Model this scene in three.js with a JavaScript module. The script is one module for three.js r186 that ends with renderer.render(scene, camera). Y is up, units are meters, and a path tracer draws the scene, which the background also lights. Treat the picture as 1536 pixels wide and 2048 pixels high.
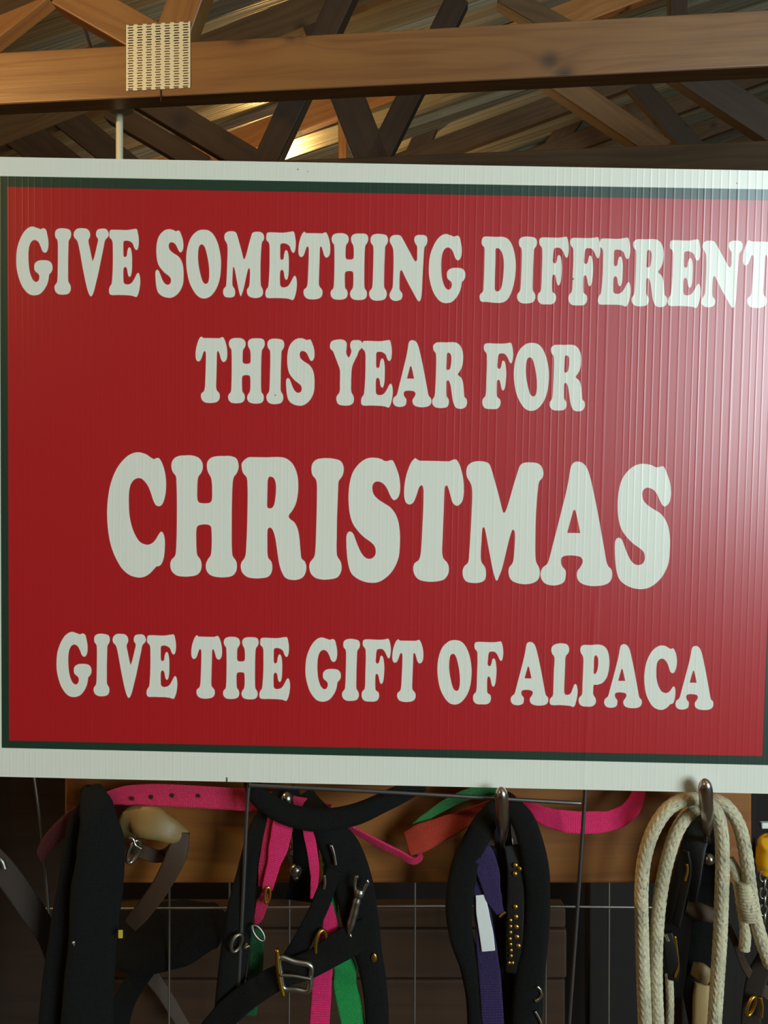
import * as THREE from 'three';
import { RoundedBoxGeometry } from 'three/addons/geometries/RoundedBoxGeometry.js';
import { mergeGeometries } from 'three/addons/utils/BufferGeometryUtils.js';
import { RectAreaLightUniformsLib } from 'three/addons/lights/RectAreaLightUniformsLib.js';

// ---------------------------------------------------------------- camera, sky, light, exposure
RectAreaLightUniformsLib.init();
const scene = new THREE.Scene();
const EYE = 1.5;                                   // eye height; the lens looks level along -z
const FOCAL = 1600;                                // focal length in pixels of the 1536 x 2048 frame
const camera = new THREE.PerspectiveCamera(2 * Math.atan(1024 / FOCAL) * 180 / Math.PI, 0.75, 0.02, 60);
camera.position.set(0, EYE, 0);
scene.add(camera);
scene.background = new THREE.Color(0.78, 0.9, 1.0);
scene.backgroundIntensity = 4;
const renderer = new THREE.WebGLRenderer({ antialias: true });
renderer.toneMapping = THREE.LinearToneMapping;
renderer.toneMappingExposure = 1.22;
renderer.shadowMap.enabled = true;

// unseen opening behind the viewer, placed for the glare on the sign
const UNSEEN_OPENING = { x0: 1.58, x1: 3.7, y0: 1.30, y1: 2.85, z: 2.4 };
const unseen_daylight = new THREE.RectAreaLight(new THREE.Color(0.77, 0.96, 1.0), 11.2, UNSEEN_OPENING.x1 - UNSEEN_OPENING.x0, UNSEEN_OPENING.y1 - UNSEEN_OPENING.y0);
unseen_daylight.name = 'unseen_daylight';
unseen_daylight.position.set((UNSEEN_OPENING.x0 + UNSEEN_OPENING.x1) / 2, (UNSEEN_OPENING.y0 + UNSEEN_OPENING.y1) / 2, UNSEEN_OPENING.z - 0.02);
unseen_daylight.lookAt(unseen_daylight.position.x, unseen_daylight.position.y, 0);
scene.add(unseen_daylight);
// unseen bulbs, placed to warm the beams, the roof and the sign (their fittings are built with the small things)
const UNSEEN_BULBS = [
  { at: [-1.05, 2.30, -0.72], power: 1.5 },
  { at: [-0.267, 2.675, -3.80], power: 3.0 },
  { at: [-0.088, 2.42, -2.52], power: 0.5 },
  { at: [-1.25, 2.15, 0.45], power: 0.6 },
];

// ---------------------------------------------------------------- helpers
let seed = 7;
const rnd = () => { seed = (seed + 0x6d2b79f5) | 0; let t = Math.imul(seed ^ (seed >>> 15), 1 | seed); t = (t + Math.imul(t ^ (t >>> 7), 61 | t)) ^ t; return ((t ^ (t >>> 14)) >>> 0) / 4294967296; };
const V = (x, y, z) => new THREE.Vector3(x, y, z);
const at = (px, py, d) => V((px - 768) / FOCAL * d, EYE + (1024 - py) / FOCAL * d, -d);   // a point at depth d
const taken = {};
const numbered = (n) => { const k = (taken[n] = (taken[n] ?? -1) + 1); return k ? n + '_' + String(k).padStart(3, '0') : n; };
function add(o, parent) { o.castShadow = o.receiveShadow = true; (parent ?? scene).add(o); return o; }
function part(name, geometry, material, parent, label) {
  const m = new THREE.Mesh(geometry, material); m.name = name; add(m, parent);
  if (label) m.userData.label = label;
  return m;
}
function tag(o, label, category, group) { o.userData.label = label; o.userData.category = category; if (group) o.userData.group = group; return o; }
function thing(name, label, category, position, group) {
  const g = new THREE.Group(); g.name = numbered(name); if (position) g.position.copy(position); scene.add(g);
  return tag(g, label, category, group);
}
function single(name, geometry, material, label, category, group) { return tag(part(numbered(name), geometry, material), label, category, group); }
function structure(name, geometry, material) { const m = part(name, geometry, material); m.userData.kind = 'structure'; return m; }
const moved = (g, x, y, z) => g.translate(x, y, z);

// value noise on a torus, for textures that repeat
function noise2(w, h, s) {
  const g = new Float32Array(w * h); let q = s * 7919 + 1;
  for (let i = 0; i < g.length; i++) { q = (Math.imul(q, 1664525) + 1013904223) | 0; g[i] = (q >>> 8) / 16777216; }
  return (x, y) => {
    const fx = x * w, fy = y * h, x0 = Math.floor(fx), y0 = Math.floor(fy), a = fx - x0, b = fy - y0, u = a * a * (3 - 2 * a), v = b * b * (3 - 2 * b);
    const G = (i, j) => g[(((j % h) + h) % h) * w + (((i % w) + w) % w)];
    return (G(x0, y0) * (1 - u) + G(x0 + 1, y0) * u) * (1 - v) + (G(x0, y0 + 1) * (1 - u) + G(x0 + 1, y0 + 1) * u) * v;
  };
}
function texture(w, h, fn, srgb, mx, my) {           // fn(x, y in 0..1) -> [r, g, b] in 0..1; one tile is mx by my metres
  const data = new Uint8Array(w * h * 4);
  for (let j = 0; j < h; j++) for (let i = 0; i < w; i++) {
    const c = fn((i + 0.5) / w, (j + 0.5) / h), o = (j * w + i) * 4;
    for (let k = 0; k < 3; k++) data[o + k] = Math.max(0, Math.min(255, (c[k] ?? c[0]) * 255));
    data[o + 3] = 255;
  }
  const t = new THREE.DataTexture(data, w, h, THREE.RGBAFormat);
  t.wrapS = t.wrapT = THREE.RepeatWrapping; t.magFilter = THREE.LinearFilter; t.minFilter = THREE.LinearMipmapLinearFilter; t.generateMipmaps = true;
  if (srgb) t.colorSpace = THREE.SRGBColorSpace;
  t.repeat.set(1 / mx, 1 / my); t.needsUpdate = true;
  return t;
}
const mix = (a, b, t) => a.map((x, i) => x + (b[i] - x) * t);

// ---------------------------------------------------------------- materials
function woodMaps(s, pale, dark, knots) {
  const big = noise2(6, 5, s), mid = noise2(10, 24, s + 1), fine = noise2(24, 160, s + 2), blotch = noise2(14, 8, s + 3), K = [];
  let q = s * 31 + 5; const r = () => { q = (Math.imul(q, 1664525) + 1013904223) | 0; return (q >>> 8) / 16777216; };
  for (let i = 0; i < knots; i++) K.push([r(), r(), 0.006 + 0.010 * r(), 0.03 + 0.05 * r()]);
  const grain = (x, y) => {
    let bend = 0, knot = 0;
    for (const [kx, ky, kw, kh] of K) {
      let dx = Math.abs(x - kx), dy = y - ky; dx = Math.min(dx, 1 - dx); dy -= Math.round(dy);
      const d2 = (dx / kw) ** 2 + (dy / kh) ** 2;
      bend += 0.05 * Math.exp(-((dx / (kw * 4)) ** 2)) * Math.exp(-((dy / (kh * 3)) ** 2)) * Math.sign(dy); knot = Math.max(knot, Math.exp(-d2 * 0.9));
    }
    const yy = y + 0.10 * (big(x, y) - 0.5) + bend, rings = 0.5 + 0.5 * Math.sin(yy * 2 * Math.PI * 9 + 5 * mid(x, yy));
    return [0.42 * rings + 0.30 * fine(x, yy) + 0.28 * mid(x, yy), knot, blotch(x, y)];
  };
  const color = texture(1024, 256, (x, y) => {
    const [g, k, b] = grain(x, y), c = mix(pale, dark, 0.15 + 0.62 * g * g + 0.22 * (b - 0.5));
    return mix(c, dark.map((v) => v * 0.45), k * 0.7);
  }, true, 1.2, 0.24);
  const bump = texture(512, 256, (x, y) => { const [g, k] = grain(x, y); return [0.75 - 0.5 * g - 0.2 * k]; }, false, 1.2, 0.24);
  return { map: color, bumpMap: bump, bumpScale: 0.0006 };
}
const wood = (maps, tint = 0xffffff, rough = 0.72) => new THREE.MeshStandardMaterial({ ...maps, color: tint, roughness: rough });
const PINE = woodMaps(3, [0.80, 0.60, 0.38], [0.58, 0.36, 0.18], 5), OLD = woodMaps(11, [0.56, 0.42, 0.27], [0.36, 0.24, 0.13], 4);
const weave = texture(64, 64, (x, y) => { const a = Math.sin(x * Math.PI * 8) ** 2, b = Math.sin(y * Math.PI * 8) ** 2, c = (Math.floor(x * 8) + Math.floor(y * 8)) % 2; return [c ? a * 0.8 + 0.1 : b * 0.8 + 0.1]; }, false, 0.0085, 0.0085);
const weaveTone = texture(64, 64, (x, y) => { const a = Math.sin(x * Math.PI * 8) ** 2, b = Math.sin(y * Math.PI * 8) ** 2, c = (Math.floor(x * 8) + Math.floor(y * 8)) % 2; return [0.68 + 0.32 * (c ? a : b)]; }, true, 0.0085, 0.0085);
const hide = noise2(60, 60, 41), hideBump = texture(256, 256, (x, y) => [hide(x, y)], false, 0.02, 0.02);
const webbing = (color, rough = 0.75) => new THREE.MeshPhysicalMaterial({ color, map: weaveTone, roughness: rough, bumpMap: weave, bumpScale: 0.0005, sheen: 0.25, sheenRoughness: 0.5, sheenColor: new THREE.Color(color).multiplyScalar(0.5) });
const leather = (color, rough = 0.55) => new THREE.MeshStandardMaterial({ color, roughness: rough, bumpMap: hideBump, bumpScale: 0.0001 });
const metal = (color, rough) => new THREE.MeshStandardMaterial({ color, roughness: rough, metalness: 1 });
const M = {
  pine: wood(PINE, 0xd8cbb4, 0.6), pineWarm: new THREE.MeshPhysicalMaterial({ ...PINE, color: 0xa39a88, roughness: 0.44, ior: 1.65 }), pineGrey: wood(PINE, 0x8a8c80), rafter: wood(OLD, 0xa6a596), rafterShaded: wood(OLD, 0x6c675c), plank: wood(PINE, 0xb89a50, 0.6), board: wood(OLD, 0x746232, 0.8), boardDark: wood(OLD, 0x503f24, 0.85), boardShaded: wood(OLD, 0x2a241c, 0.9),  // darkest rafter and board tints paint shade onto the same old wood
  black: new THREE.MeshPhysicalMaterial({ color: 0x0a0a08, roughness: 0.85, specularIntensity: 0.5, bumpMap: weave, bumpScale: 0.0004, sheen: 0.04, sheenRoughness: 0.6, sheenColor: new THREE.Color(0.10, 0.10, 0.11) }),
  blackSmooth: leather(0x0b0908, 0.5),
  tan: leather(0x7a6238, 0.5), brown: leather(0x38230f, 0.7), greyBrown: leather(0x2c2018, 0.85),
  pink: webbing(0xe2245e), pinkHot: webbing(0xff2272), magenta: webbing(0xd01a52), redOrange: webbing(0xc23a22), darkRed: webbing(0x5c1214), greenShaded: webbing(0x0c5c2a), green: webbing(0x12a048), greenPale: webbing(0x3f9a52), purple: webbing(0x35205a),  // the dimmest green is a shaded copy for the fold behind
  steel: metal(0xb9b4aa, 0.28), steelDull: metal(0x8a867e, 0.42), hook: metal(0xb4aaa2, 0.26), brass: metal(0xb98f3c, 0.35), zinc: new THREE.MeshStandardMaterial({ color: 0xcfcbb0, roughness: 0.45, metalness: 0.25 }), wire: metal(0x8e8a86, 0.5),
  white: new THREE.MeshStandardMaterial({ color: 0xe6e4da, roughness: 0.55 }), label: new THREE.MeshStandardMaterial({ color: 0xd8d8d4, roughness: 0.6 }),
};

// ---------------------------------------------------------------- shapes
let woodShift = 0;
function boardGeo(L, W, T, r = 0.003) {              // a sawn board along x, its edges eased; texture in metres from a place of its own
  const g = new RoundedBoxGeometry(L, W, T, 2, Math.min(r, T * 0.3, W * 0.3)), p = g.attributes.position, n = g.attributes.normal, uv = g.attributes.uv;
  woodShift += 0.371; const sx = woodShift * 1.7, sy = woodShift * 0.63;
  for (let i = 0; i < p.count; i++) {
    const ax = Math.abs(n.getX(i)), ay = Math.abs(n.getY(i)), az = Math.abs(n.getZ(i));
    if (ax > ay && ax > az) uv.setXY(i, p.getZ(i) * 0.4 + sx, p.getY(i) + sy);
    else if (az >= ay) uv.setXY(i, p.getX(i) + sx, p.getY(i) + sy);
    else uv.setXY(i, p.getX(i) + sx, p.getZ(i) + sy + 0.1);
  }
  return g;
}
function boxGeo(x0, x1, y0, y1, z0, z1) { return new THREE.BoxGeometry(x1 - x0, y1 - y0, z1 - z0).translate((x0 + x1) / 2, (y0 + y1) / 2, (z0 + z1) / 2); }
const curveOf = (pts, closed) => new THREE.CatmullRomCurve3(pts, !!closed, 'centripetal');
// a cord whose thickness may change along its length
function cordGeo(pts, radii, seg = 60, around = 10, closed = false, shape) {
  const c = curveOf(pts, closed), R = Array.isArray(radii) ? radii : [radii], pos = [], uv = [], idx = [], L = c.getLength(), fr = c.computeFrenetFrames(seg, closed), n = seg + 1;
  for (let i = 0; i < n; i++) {
    const t = i / seg, p = c.getPointAt(Math.min(1, t)), k = t * (R.length - 1), a = Math.min(R.length - 1, Math.floor(k)), b = Math.min(R.length - 1, a + 1), r = R[a] + (R[b] - R[a]) * (k - a);
    for (let j = 0; j <= around; j++) {
      const th = j / around * 2 * Math.PI, rr = r * (shape ? shape(t * L, j / around) : 1);
      const q = p.clone().addScaledVector(fr.normals[i], Math.cos(th) * rr).addScaledVector(fr.binormals[i], Math.sin(th) * rr);
      pos.push(q.x, q.y, q.z); uv.push(t * L, j / around);
    }
  }
  for (let i = 0; i < seg; i++) for (let j = 0; j < around; j++) { const a = i * (around + 1) + j, b = a + around + 1; idx.push(a, a + 1, b, b, a + 1, b + 1); }
  if (!closed) for (const e of [0, seg]) {
    const m = pos.length / 3, p = c.getPointAt(e / seg); pos.push(p.x, p.y, p.z); uv.push(0, 0);
    for (let j = 0; j < around; j++) { const a = e * (around + 1) + j; e ? idx.push(a, a + 1, m) : idx.push(a + 1, a, m); }
  }
  const g = new THREE.BufferGeometry(); g.setAttribute('position', new THREE.Float32BufferAttribute(pos, 3)); g.setAttribute('uv', new THREE.Float32BufferAttribute(uv, 2)); g.setIndex(idx); g.computeVertexNormals();
  return g;
}
const wireGeo = (pts, r, seg = 40, around = 8) => cordGeo(pts, r, seg, around);
// a strap: a soft flat section swept along a path; every path point is [px, py, depth, width px, twist in degrees]
function strapGeo(path, thick = 0.0025, { pad = 0, seg = 70, fray = 0 } = {}) {
  let d = 0.63, w = 40, tw = 0;
  const P = path.map((q) => { d = q[2] ?? d; w = q[3] ?? w; tw = q[4] ?? tw; return { p: at(q[0], q[1], d), w: w * d / FOCAL, tw: tw * Math.PI / 180 }; });
  const c = curveOf(P.map((q) => q.p)), K = 16, pos = [], uv = [], idx = [], L = c.getLength(), n = P.length - 1, eye = V(0, EYE, 0);
  for (let i = 0; i <= seg; i++) {
    const t = i / seg, k = t * n, a = Math.min(n - 1, Math.floor(k)), s = k - a, e = s * s * (3 - 2 * s);
    const p = c.getPoint(t), T = c.getTangent(t).normalize(), wid = P[a].w + (P[a + 1].w - P[a].w) * e, twist = P[a].tw + (P[a + 1].tw - P[a].tw) * e;
    let N = eye.clone().sub(p); N.addScaledVector(T, -N.dot(T)).normalize().applyAxisAngle(T, twist);
    const B = N.clone().cross(T);
    for (let j = 0; j <= K; j++) {
      const th = j / K * 2 * Math.PI, cs = Math.cos(th), sn = Math.sin(th), pw = pad ? 0.75 : 0.35;
      const x = Math.sign(cs) * Math.abs(cs) ** pw * wid / 2 * (1 + fray * (rnd() - 0.5)), y = Math.sign(sn) * Math.abs(sn) ** (pad ? 0.9 : 0.45) * (thick / 2 + pad);
      const q = p.clone().addScaledVector(B, x).addScaledVector(N, y); pos.push(q.x, q.y, q.z); uv.push(t * L, x);
    }
  }
  for (let i = 0; i < seg; i++) for (let j = 0; j < K; j++) { const a = i * (K + 1) + j, b = a + K + 1; idx.push(a, a + 1, b, b, a + 1, b + 1); }
  for (const e of [0, seg]) {
    const m = pos.length / 3, p = c.getPoint(e / seg); pos.push(p.x, p.y, p.z); uv.push(0, 0);
    for (let j = 0; j < K; j++) { const a = e * (K + 1) + j; e ? idx.push(a, a + 1, m) : idx.push(a + 1, a, m); }
  }
  const g = new THREE.BufferGeometry(); g.setAttribute('position', new THREE.Float32BufferAttribute(pos, 3)); g.setAttribute('uv', new THREE.Float32BufferAttribute(uv, 2)); g.setIndex(idx); g.computeVertexNormals();
  return g;
}
const pts = (list, d) => list.map((q) => at(q[0], q[1], q[2] ?? d));
const ringGeo = (px, py, d, rx, ry, tilt, r, swing = 0) => {   // a bent wire ring; rx, ry in pixels, tilt on the picture plane, swing about its own upright axis
  const o = at(px, py, d), k = d / FOCAL, list = [];
  for (let i = 0; i < 14; i++) { const a = i / 14 * 2 * Math.PI; list.push(V(Math.cos(a) * rx * k, Math.sin(a) * ry * k, 0).applyAxisAngle(V(0, 1, 0), swing).applyAxisAngle(V(0, 0, 1), -tilt).add(o)); }
  return cordGeo(list, r, 42, 8, true);
};

// ---------------------------------------------------------------- the barn itself
const SLOPE = 1 / 3, ROOF0 = EYE + 1.58;            // a 4-in-12 roof that climbs towards +x
const RIDGE = 3.6, WEST = -2.45, EAST = 9.4, NORTH = -9.2, SOUTH = 2.4;
const roofY = (x) => ROOF0 + SLOPE * (x < RIDGE ? x : 2 * RIDGE - x);
const dirt = noise2(24, 24, 71), metalWall = new THREE.MeshStandardMaterial({ color: 0x8d8b82, roughness: 0.6 });
structure('floor', boxGeo(WEST - 0.3, EAST + 0.3, -0.1, 0, NORTH - 0.3, SOUTH + 0.3), new THREE.MeshStandardMaterial({ roughness: 0.95, map: texture(256, 256, (x, y) => mix([0.42, 0.36, 0.28], [0.28, 0.23, 0.18], dirt(x, y)), true, 3, 3) }));
structure('wall_west', boxGeo(WEST - 0.06, WEST, 0, roofY(WEST) + 0.05, NORTH, SOUTH), metalWall);
structure('wall_east', boxGeo(EAST, EAST + 0.06, 0, roofY(EAST) + 0.4, NORTH, SOUTH), metalWall);
function gable(name, z0, z1, hole) {
  const s = new THREE.Shape([[WEST, 0], [EAST, 0], [EAST, roofY(EAST)], [RIDGE, roofY(RIDGE)], [WEST, roofY(WEST)]].map((q) => new THREE.Vector2(...q)));
  if (hole) s.holes.push(new THREE.Path([[hole.x0, hole.y0], [hole.x0, hole.y1], [hole.x1, hole.y1], [hole.x1, hole.y0]].map((q) => new THREE.Vector2(...q))));
  return structure(name, new THREE.ExtrudeGeometry(s, { depth: z1 - z0, bevelEnabled: false }).translate(0, 0, z0), metalWall);
}
gable('wall_north', NORTH - 0.06, NORTH);
gable('wall_south', SOUTH, SOUTH + 0.06, UNSEEN_OPENING);  // unseen wall, set close so its opening brightens the right of the sign
structure('ground', boxGeo(-30, 30, -0.3, -0.12, SOUTH + 0.3, 40), new THREE.MeshStandardMaterial({ color: 0x6f7658, roughness: 1 }));

// the roof: ribbed metal sheets, their ribs running up the slope
{
  const roof = new THREE.Group(); roof.name = 'ceiling'; roof.userData.kind = 'structure'; scene.add(roof);
  const brushed = noise2(6, 180, 5), sheetMat = new THREE.MeshStandardMaterial({ color: 0xcfcab0, metalness: 0.45, roughness: 0.34, bumpScale: 0.0012, bumpMap: texture(128, 512, (x, y) => [brushed(x, y)], false, 1.6, 0.45), map: texture(64, 256, (x, y) => [0.72 + 0.28 * brushed(x * 0.7, y)], true, 1.6, 0.45) });
  const W = 0.92, rib = 0.02, pitch = 0.23;
  const profile = []; for (let k = 0; k < 4; k++) { const z = k * pitch; profile.push([z, 0], [z + 0.03, rib], [z + 0.06, rib], [z + 0.09, 0], [z + 0.15, 0.0035], [z + 0.17, 0.0035]); } profile.push([W, 0]);
  const half = (sign) => {
    const L = Math.hypot(RIDGE - WEST + 0.35, (RIDGE - WEST + 0.35) * SLOPE), pos = [], uv = [], idx = [];
    for (const [z, h] of profile) for (const [s, lift] of [[0, 0], [L, 0], [0, 0.004], [L, 0.004]]) { pos.push(s, h + lift, -z); uv.push(s, z); }
    for (let i = 0; i + 1 < profile.length; i++) { const a = i * 4, b = a + 4; idx.push(a, b, a + 1, b, b + 1, a + 1, a + 2, a + 3, b + 2, b + 2, a + 3, b + 3); }
    const g = new THREE.BufferGeometry(); g.setAttribute('position', new THREE.Float32BufferAttribute(pos, 3)); g.setAttribute('uv', new THREE.Float32BufferAttribute(uv, 2)); g.setIndex(idx);
    g.rotateZ(Math.atan(SLOPE)); g.translate(WEST - 0.35, roofY(WEST - 0.35), 0);
    if (sign < 0) g.scale(-1, 1, 1).translate(2 * RIDGE, 0, 0);
    g.computeVertexNormals(); return g.toNonIndexed ? (() => { const q = g.toNonIndexed(); q.computeVertexNormals(); return q; })() : g;
  };
  const west = half(1), east = half(-1);
  for (let z = SOUTH + 0.3; z > NORTH - 0.4; z -= W) { for (const g of [west, east]) { const m = part('roof_sheet', g, sheetMat, roof); m.position.z = z; } }
}

// ---------------------------------------------------------------- roof trusses
const YAW = 0.0929;                                  // the trusses stand a little turned to the line of sight
const YAW_ANGLE = Math.atan(YAW);
const depthOn = (D, px) => D / (1 + YAW * (px - 768) / FOCAL);
const onTruss = (D, px, py) => at(px, py, depthOn(D, px));
function member(name, parent, D, a, b, widthPx, material, thick = 0.038, back = 0) {   // a and b: the two ends of its middle line
  const A = onTruss(D, ...a), B = onTruss(D, ...b), along = B.clone().sub(A), L = along.length(), N = V(-YAW, 0, 1).normalize(), d = depthOn(D, (a[0] + b[0]) / 2);
  const m = part(name, boardGeo(L, widthPx * d / FOCAL, thick), material, parent), X = along.normalize();
  m.matrix.makeBasis(X, N.clone().cross(X), N).setPosition(A.add(B).multiplyScalar(0.5).addScaledVector(N, -thick / 2 - back)); m.matrix.decompose(m.position, m.quaternion, m.scale);
  return m;
}
const CHORD_Y = EYE + 0.743;
function chord(parent, D, x0, x1, y, slope, material) {   // a full-size board of the truss: 89 mm on the face
  const L = Math.hypot(x1 - x0, (x1 - x0) * slope, (x1 - x0) * YAW), N = V(-YAW, 0, 1).normalize(), X = V(1, slope, YAW).normalize(), Nn = N.clone().addScaledVector(X, -N.dot(X)).normalize();
  const m = part(slope ? 'top_chord' : 'bottom_chord', boardGeo(L, 0.089, 0.038), material, parent), xm = (x0 + x1) / 2;
  m.matrix.makeBasis(X, Nn.clone().cross(X), Nn).setPosition(V(xm, y + slope * xm, -(D - YAW * xm)).addScaledVector(Nn, -0.019)); m.matrix.decompose(m.position, m.quaternion, m.scale);
  return m;
}
const TOP0 = EYE + 1.494, trussD = [1.309, 1.77, 2.24, 2.80, 3.48, 3.98, 4.5, 5.0];
const trusses = trussD.map((D, i) => {
  const t = thing('roof_truss', [
    'honey-coloured pine roof truss just above the red sign, with a toothed metal plate', 'dark roof truss whose brown bottom board runs along the top of the sign',
    'roof truss third from the front, its dark webs crossing below the front beam', 'roof truss fourth from the front, its sloping board lit orange, partly in its colour', 'roof truss fifth from the front, half hidden by darker webs',
    'roof truss sixth from the front, deep in the dim roof', 'roof truss second from the back of the dim roof', 'rearmost roof truss at the far end of the dim roof'][i], 'roof truss');
  chord(t, D, -2.3, 7.2, CHORD_Y, 0, i === 0 ? M.pineWarm : M.rafter);
  if (i) chord(t, D, -2.3, RIDGE - 0.02, TOP0, SLOPE, i === 3 ? M.pine : M.rafter);  // fourth top chord in brighter pine, its lit look partly in the colour
  else chord(t, D, -2.3, RIDGE - 0.02, TOP0, SLOPE, M.pine);
  return t;
});
const [T0, T1, T2, T3, T4, T5] = trusses;
member('web', T0, trussD[0], [300, 76], [118, -28], 72, M.pineWarm, 0.038, 0.0012);
member('web', T0, trussD[0], [342, 70], [392, -70], 72, M.pineWarm, 0.038, 0.0012);
member('web', T0, trussD[0], [1760, 60], [1960, -160], 72, M.pine, 0.038, 0.0012);
const webs = [  // bright pine on lit webs, darker tint on shaded ones: light in the colour
  [T1, 1, [200, 140], [505, 322], 52, M.rafterShaded], [T1, 1, [520, 340], [704, -58], 50, M.rafterShaded],
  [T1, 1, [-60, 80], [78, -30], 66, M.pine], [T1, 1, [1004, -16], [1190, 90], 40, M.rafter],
  [T1, 1, [1090, 140], [1330, 300], 45, M.pineGrey], [T1, 1, [215, 216], [410, 330], 40, M.rafterShaded],
  [T2, 2, [598, -60], [752, 340], 66, M.rafterShaded], [T2, 2, [742, 340], [916, -8], 46, M.rafterShaded],
  [T2, 2, [1330, 110], [1590, 280], 60, M.rafterShaded], [T2, 2, [1358, 70], [1358, -70], 34, M.rafterShaded],
  [T2, 2, [90, 200], [270, 345], 52, M.rafterShaded], [T2, 2, [-30, 210], [150, 350], 70, M.rafterShaded], [T2, 2, [60, 10], [132, 92], 42, M.pineGrey],  // the last, pale board stands in for a lit bit of roof
  [T3, 3, [256, 206], [470, 345], 24, M.pineGrey], [T3, 3, [262, 176], [340, 250], 44, M.pine], [T3, 3, [684, 200], [684, 350], 16, M.pine],  // bright tints paint lit faces; the last stands for a lit web edge
  [T4, 4, [820, 330], [940, 60], 40, M.rafter], [T4, 4, [1180, 60], [1420, 330], 40, M.rafterShaded], [T5, 5, [1080, 330], [1200, 160], 36, M.rafter], [T5, 5, [1240, 160], [1330, 330], 36, M.rafter],
];
for (const [t, i, a, b, w, m] of webs) member('web', t, trussD[i], a, b, w, m, 0.038, 0.0012);

// the toothed plate that ties the front truss together: seven columns of punched slots
{
  const D = trussD[0], P = (x, y) => onTruss(D, x, y), a = P(253, 183), w = P(381, 180).distanceTo(a), h = P(253, 51).distanceTo(a), s = new THREE.Shape();
  const cols = 7, cw = w / cols, slotW = cw * 0.56, rows = 26, rh = h / rows;
  s.moveTo(0, 0);
  for (let c = 0; c < cols; c++) { const x = (c + 0.5) * cw; s.lineTo(x - slotW / 2, 0); s.lineTo(x - slotW / 2 + 0.0006, 0.0016); s.lineTo(x + slotW / 2 - 0.0006, 0.0016); s.lineTo(x + slotW / 2, 0); }
  s.lineTo(w, 0); s.lineTo(w, h); s.lineTo(0, h);
  for (let c = 0; c < cols; c++) for (let r = 0; r < rows; r++) {
    const x = (c + 0.5) * cw + (r % 2 ? 0.0006 : -0.0006), y = (r + 0.75) * rh, hh = rh * 0.24, hw = slotW / 2;
    const o = new THREE.Path(); o.moveTo(x - hw, y - hh); o.lineTo(x - hw, y + hh); o.lineTo(x + hw, y + hh); o.lineTo(x + hw, y - hh); s.holes.push(o);
  }
  const m = part('connector_plate', new THREE.ExtrudeGeometry(s, { depth: 0.0012, bevelEnabled: false }), M.zinc, T0, 'toothed galvanised plate'), X = P(381, 180).sub(a).setY(0).normalize(), N = V(-YAW, 0, 1).normalize();
  m.matrix.makeBasis(X, N.clone().cross(X), N).setPosition(a.addScaledVector(N, 0.0004)); m.matrix.decompose(m.position, m.quaternion, m.scale);
  const seam = part('joint', boxGeo(-0.0012, 0.0012, 0, 0.02, 0, 0.001), M.boardDark, T0); seam.position.copy(P(322, 204)); seam.position.addScaledVector(N, 0.0003);
}

// ---------------------------------------------------------------- the stall front behind the sign: planks, mesh, dark boards
const MESH_D = 0.79, BOARD_D = 0.86;
{
  const w = new THREE.Group(); w.name = 'wall_stall'; w.userData.kind = 'structure'; scene.add(w);
  const plank = (x0, x1, y0, y1, d, m, t = 0.022) => { const A = at(x0, y1, d), B = at(x1, y0, d), g = part('plank', boardGeo(B.x - A.x, B.y - A.y, t), m, w); g.position.set((A.x + B.x) / 2, (A.y + B.y) / 2, -d - t / 2); return g; };
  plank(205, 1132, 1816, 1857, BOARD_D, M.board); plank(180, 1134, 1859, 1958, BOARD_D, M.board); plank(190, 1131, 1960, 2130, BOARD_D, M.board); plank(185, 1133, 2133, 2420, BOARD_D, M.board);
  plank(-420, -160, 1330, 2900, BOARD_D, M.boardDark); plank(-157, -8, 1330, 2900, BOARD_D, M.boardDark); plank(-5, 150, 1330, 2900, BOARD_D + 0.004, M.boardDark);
  plank(1178, 1296, 1700, 2900, BOARD_D + 0.03, M.boardShaded);
  const back = part('added_panel', boxGeo(-1.1, 1.0, 0, 1.60, -1.30, -1.27), M.boardShaded, w);  // added dark backing that blocks bulb light and keeps the stall dim
  part('post', boardGeo(1.64, 0.089, 0.089).rotateZ(Math.PI / 2).translate(0.40, 0.82, -1.0), M.boardShaded, w);
  part('post', boardGeo(1.64, 0.089, 0.089).rotateZ(Math.PI / 2).translate(-0.62, 0.82, -0.93), M.boardDark, w);
}
{
  const g = thing('wire_mesh', 'grey welded wire mesh across the stall behind the hanging tack', 'wire mesh');
  for (const x of [222, 337, 457, 577, 703, 828, 955, 1090, 1216, 1342]) part('wire', wireGeo(pts([[x, 1420], [x + 2, 1750], [x + 1, 2060], [x, 2500]], MESH_D), 0.0012, 20, 6), M.wire, g);
  for (const y of [1816, 2110, 2404]) part('wire', wireGeo(pts([[40, y + 2], [420, y], [900, y - 4], [1345, y - 1]], MESH_D - 0.002), 0.0012, 30, 6), M.wire, g);
}
single('loose_wire', wireGeo(pts([[66, 1535], [80, 1640], [97, 1825], [101, 2080]], 0.70), 0.0012, 30, 6), M.wire, 'thin leaning wire at the dark edge beside the grey-brown strap', 'wire');

const RAIL_D = 0.662;
const rail = single('hook_board', (() => { const A = at(128, 1768, RAIL_D), B = at(1505, 1552, RAIL_D); return boardGeo(B.x - A.x, B.y - A.y, 0.019).translate((A.x + B.x) / 2, (A.y + B.y) / 2, -RAIL_D - 0.0095); })(), M.plank, 'horizontal pine board that carries the metal coat hooks under the sign', 'board');

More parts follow.
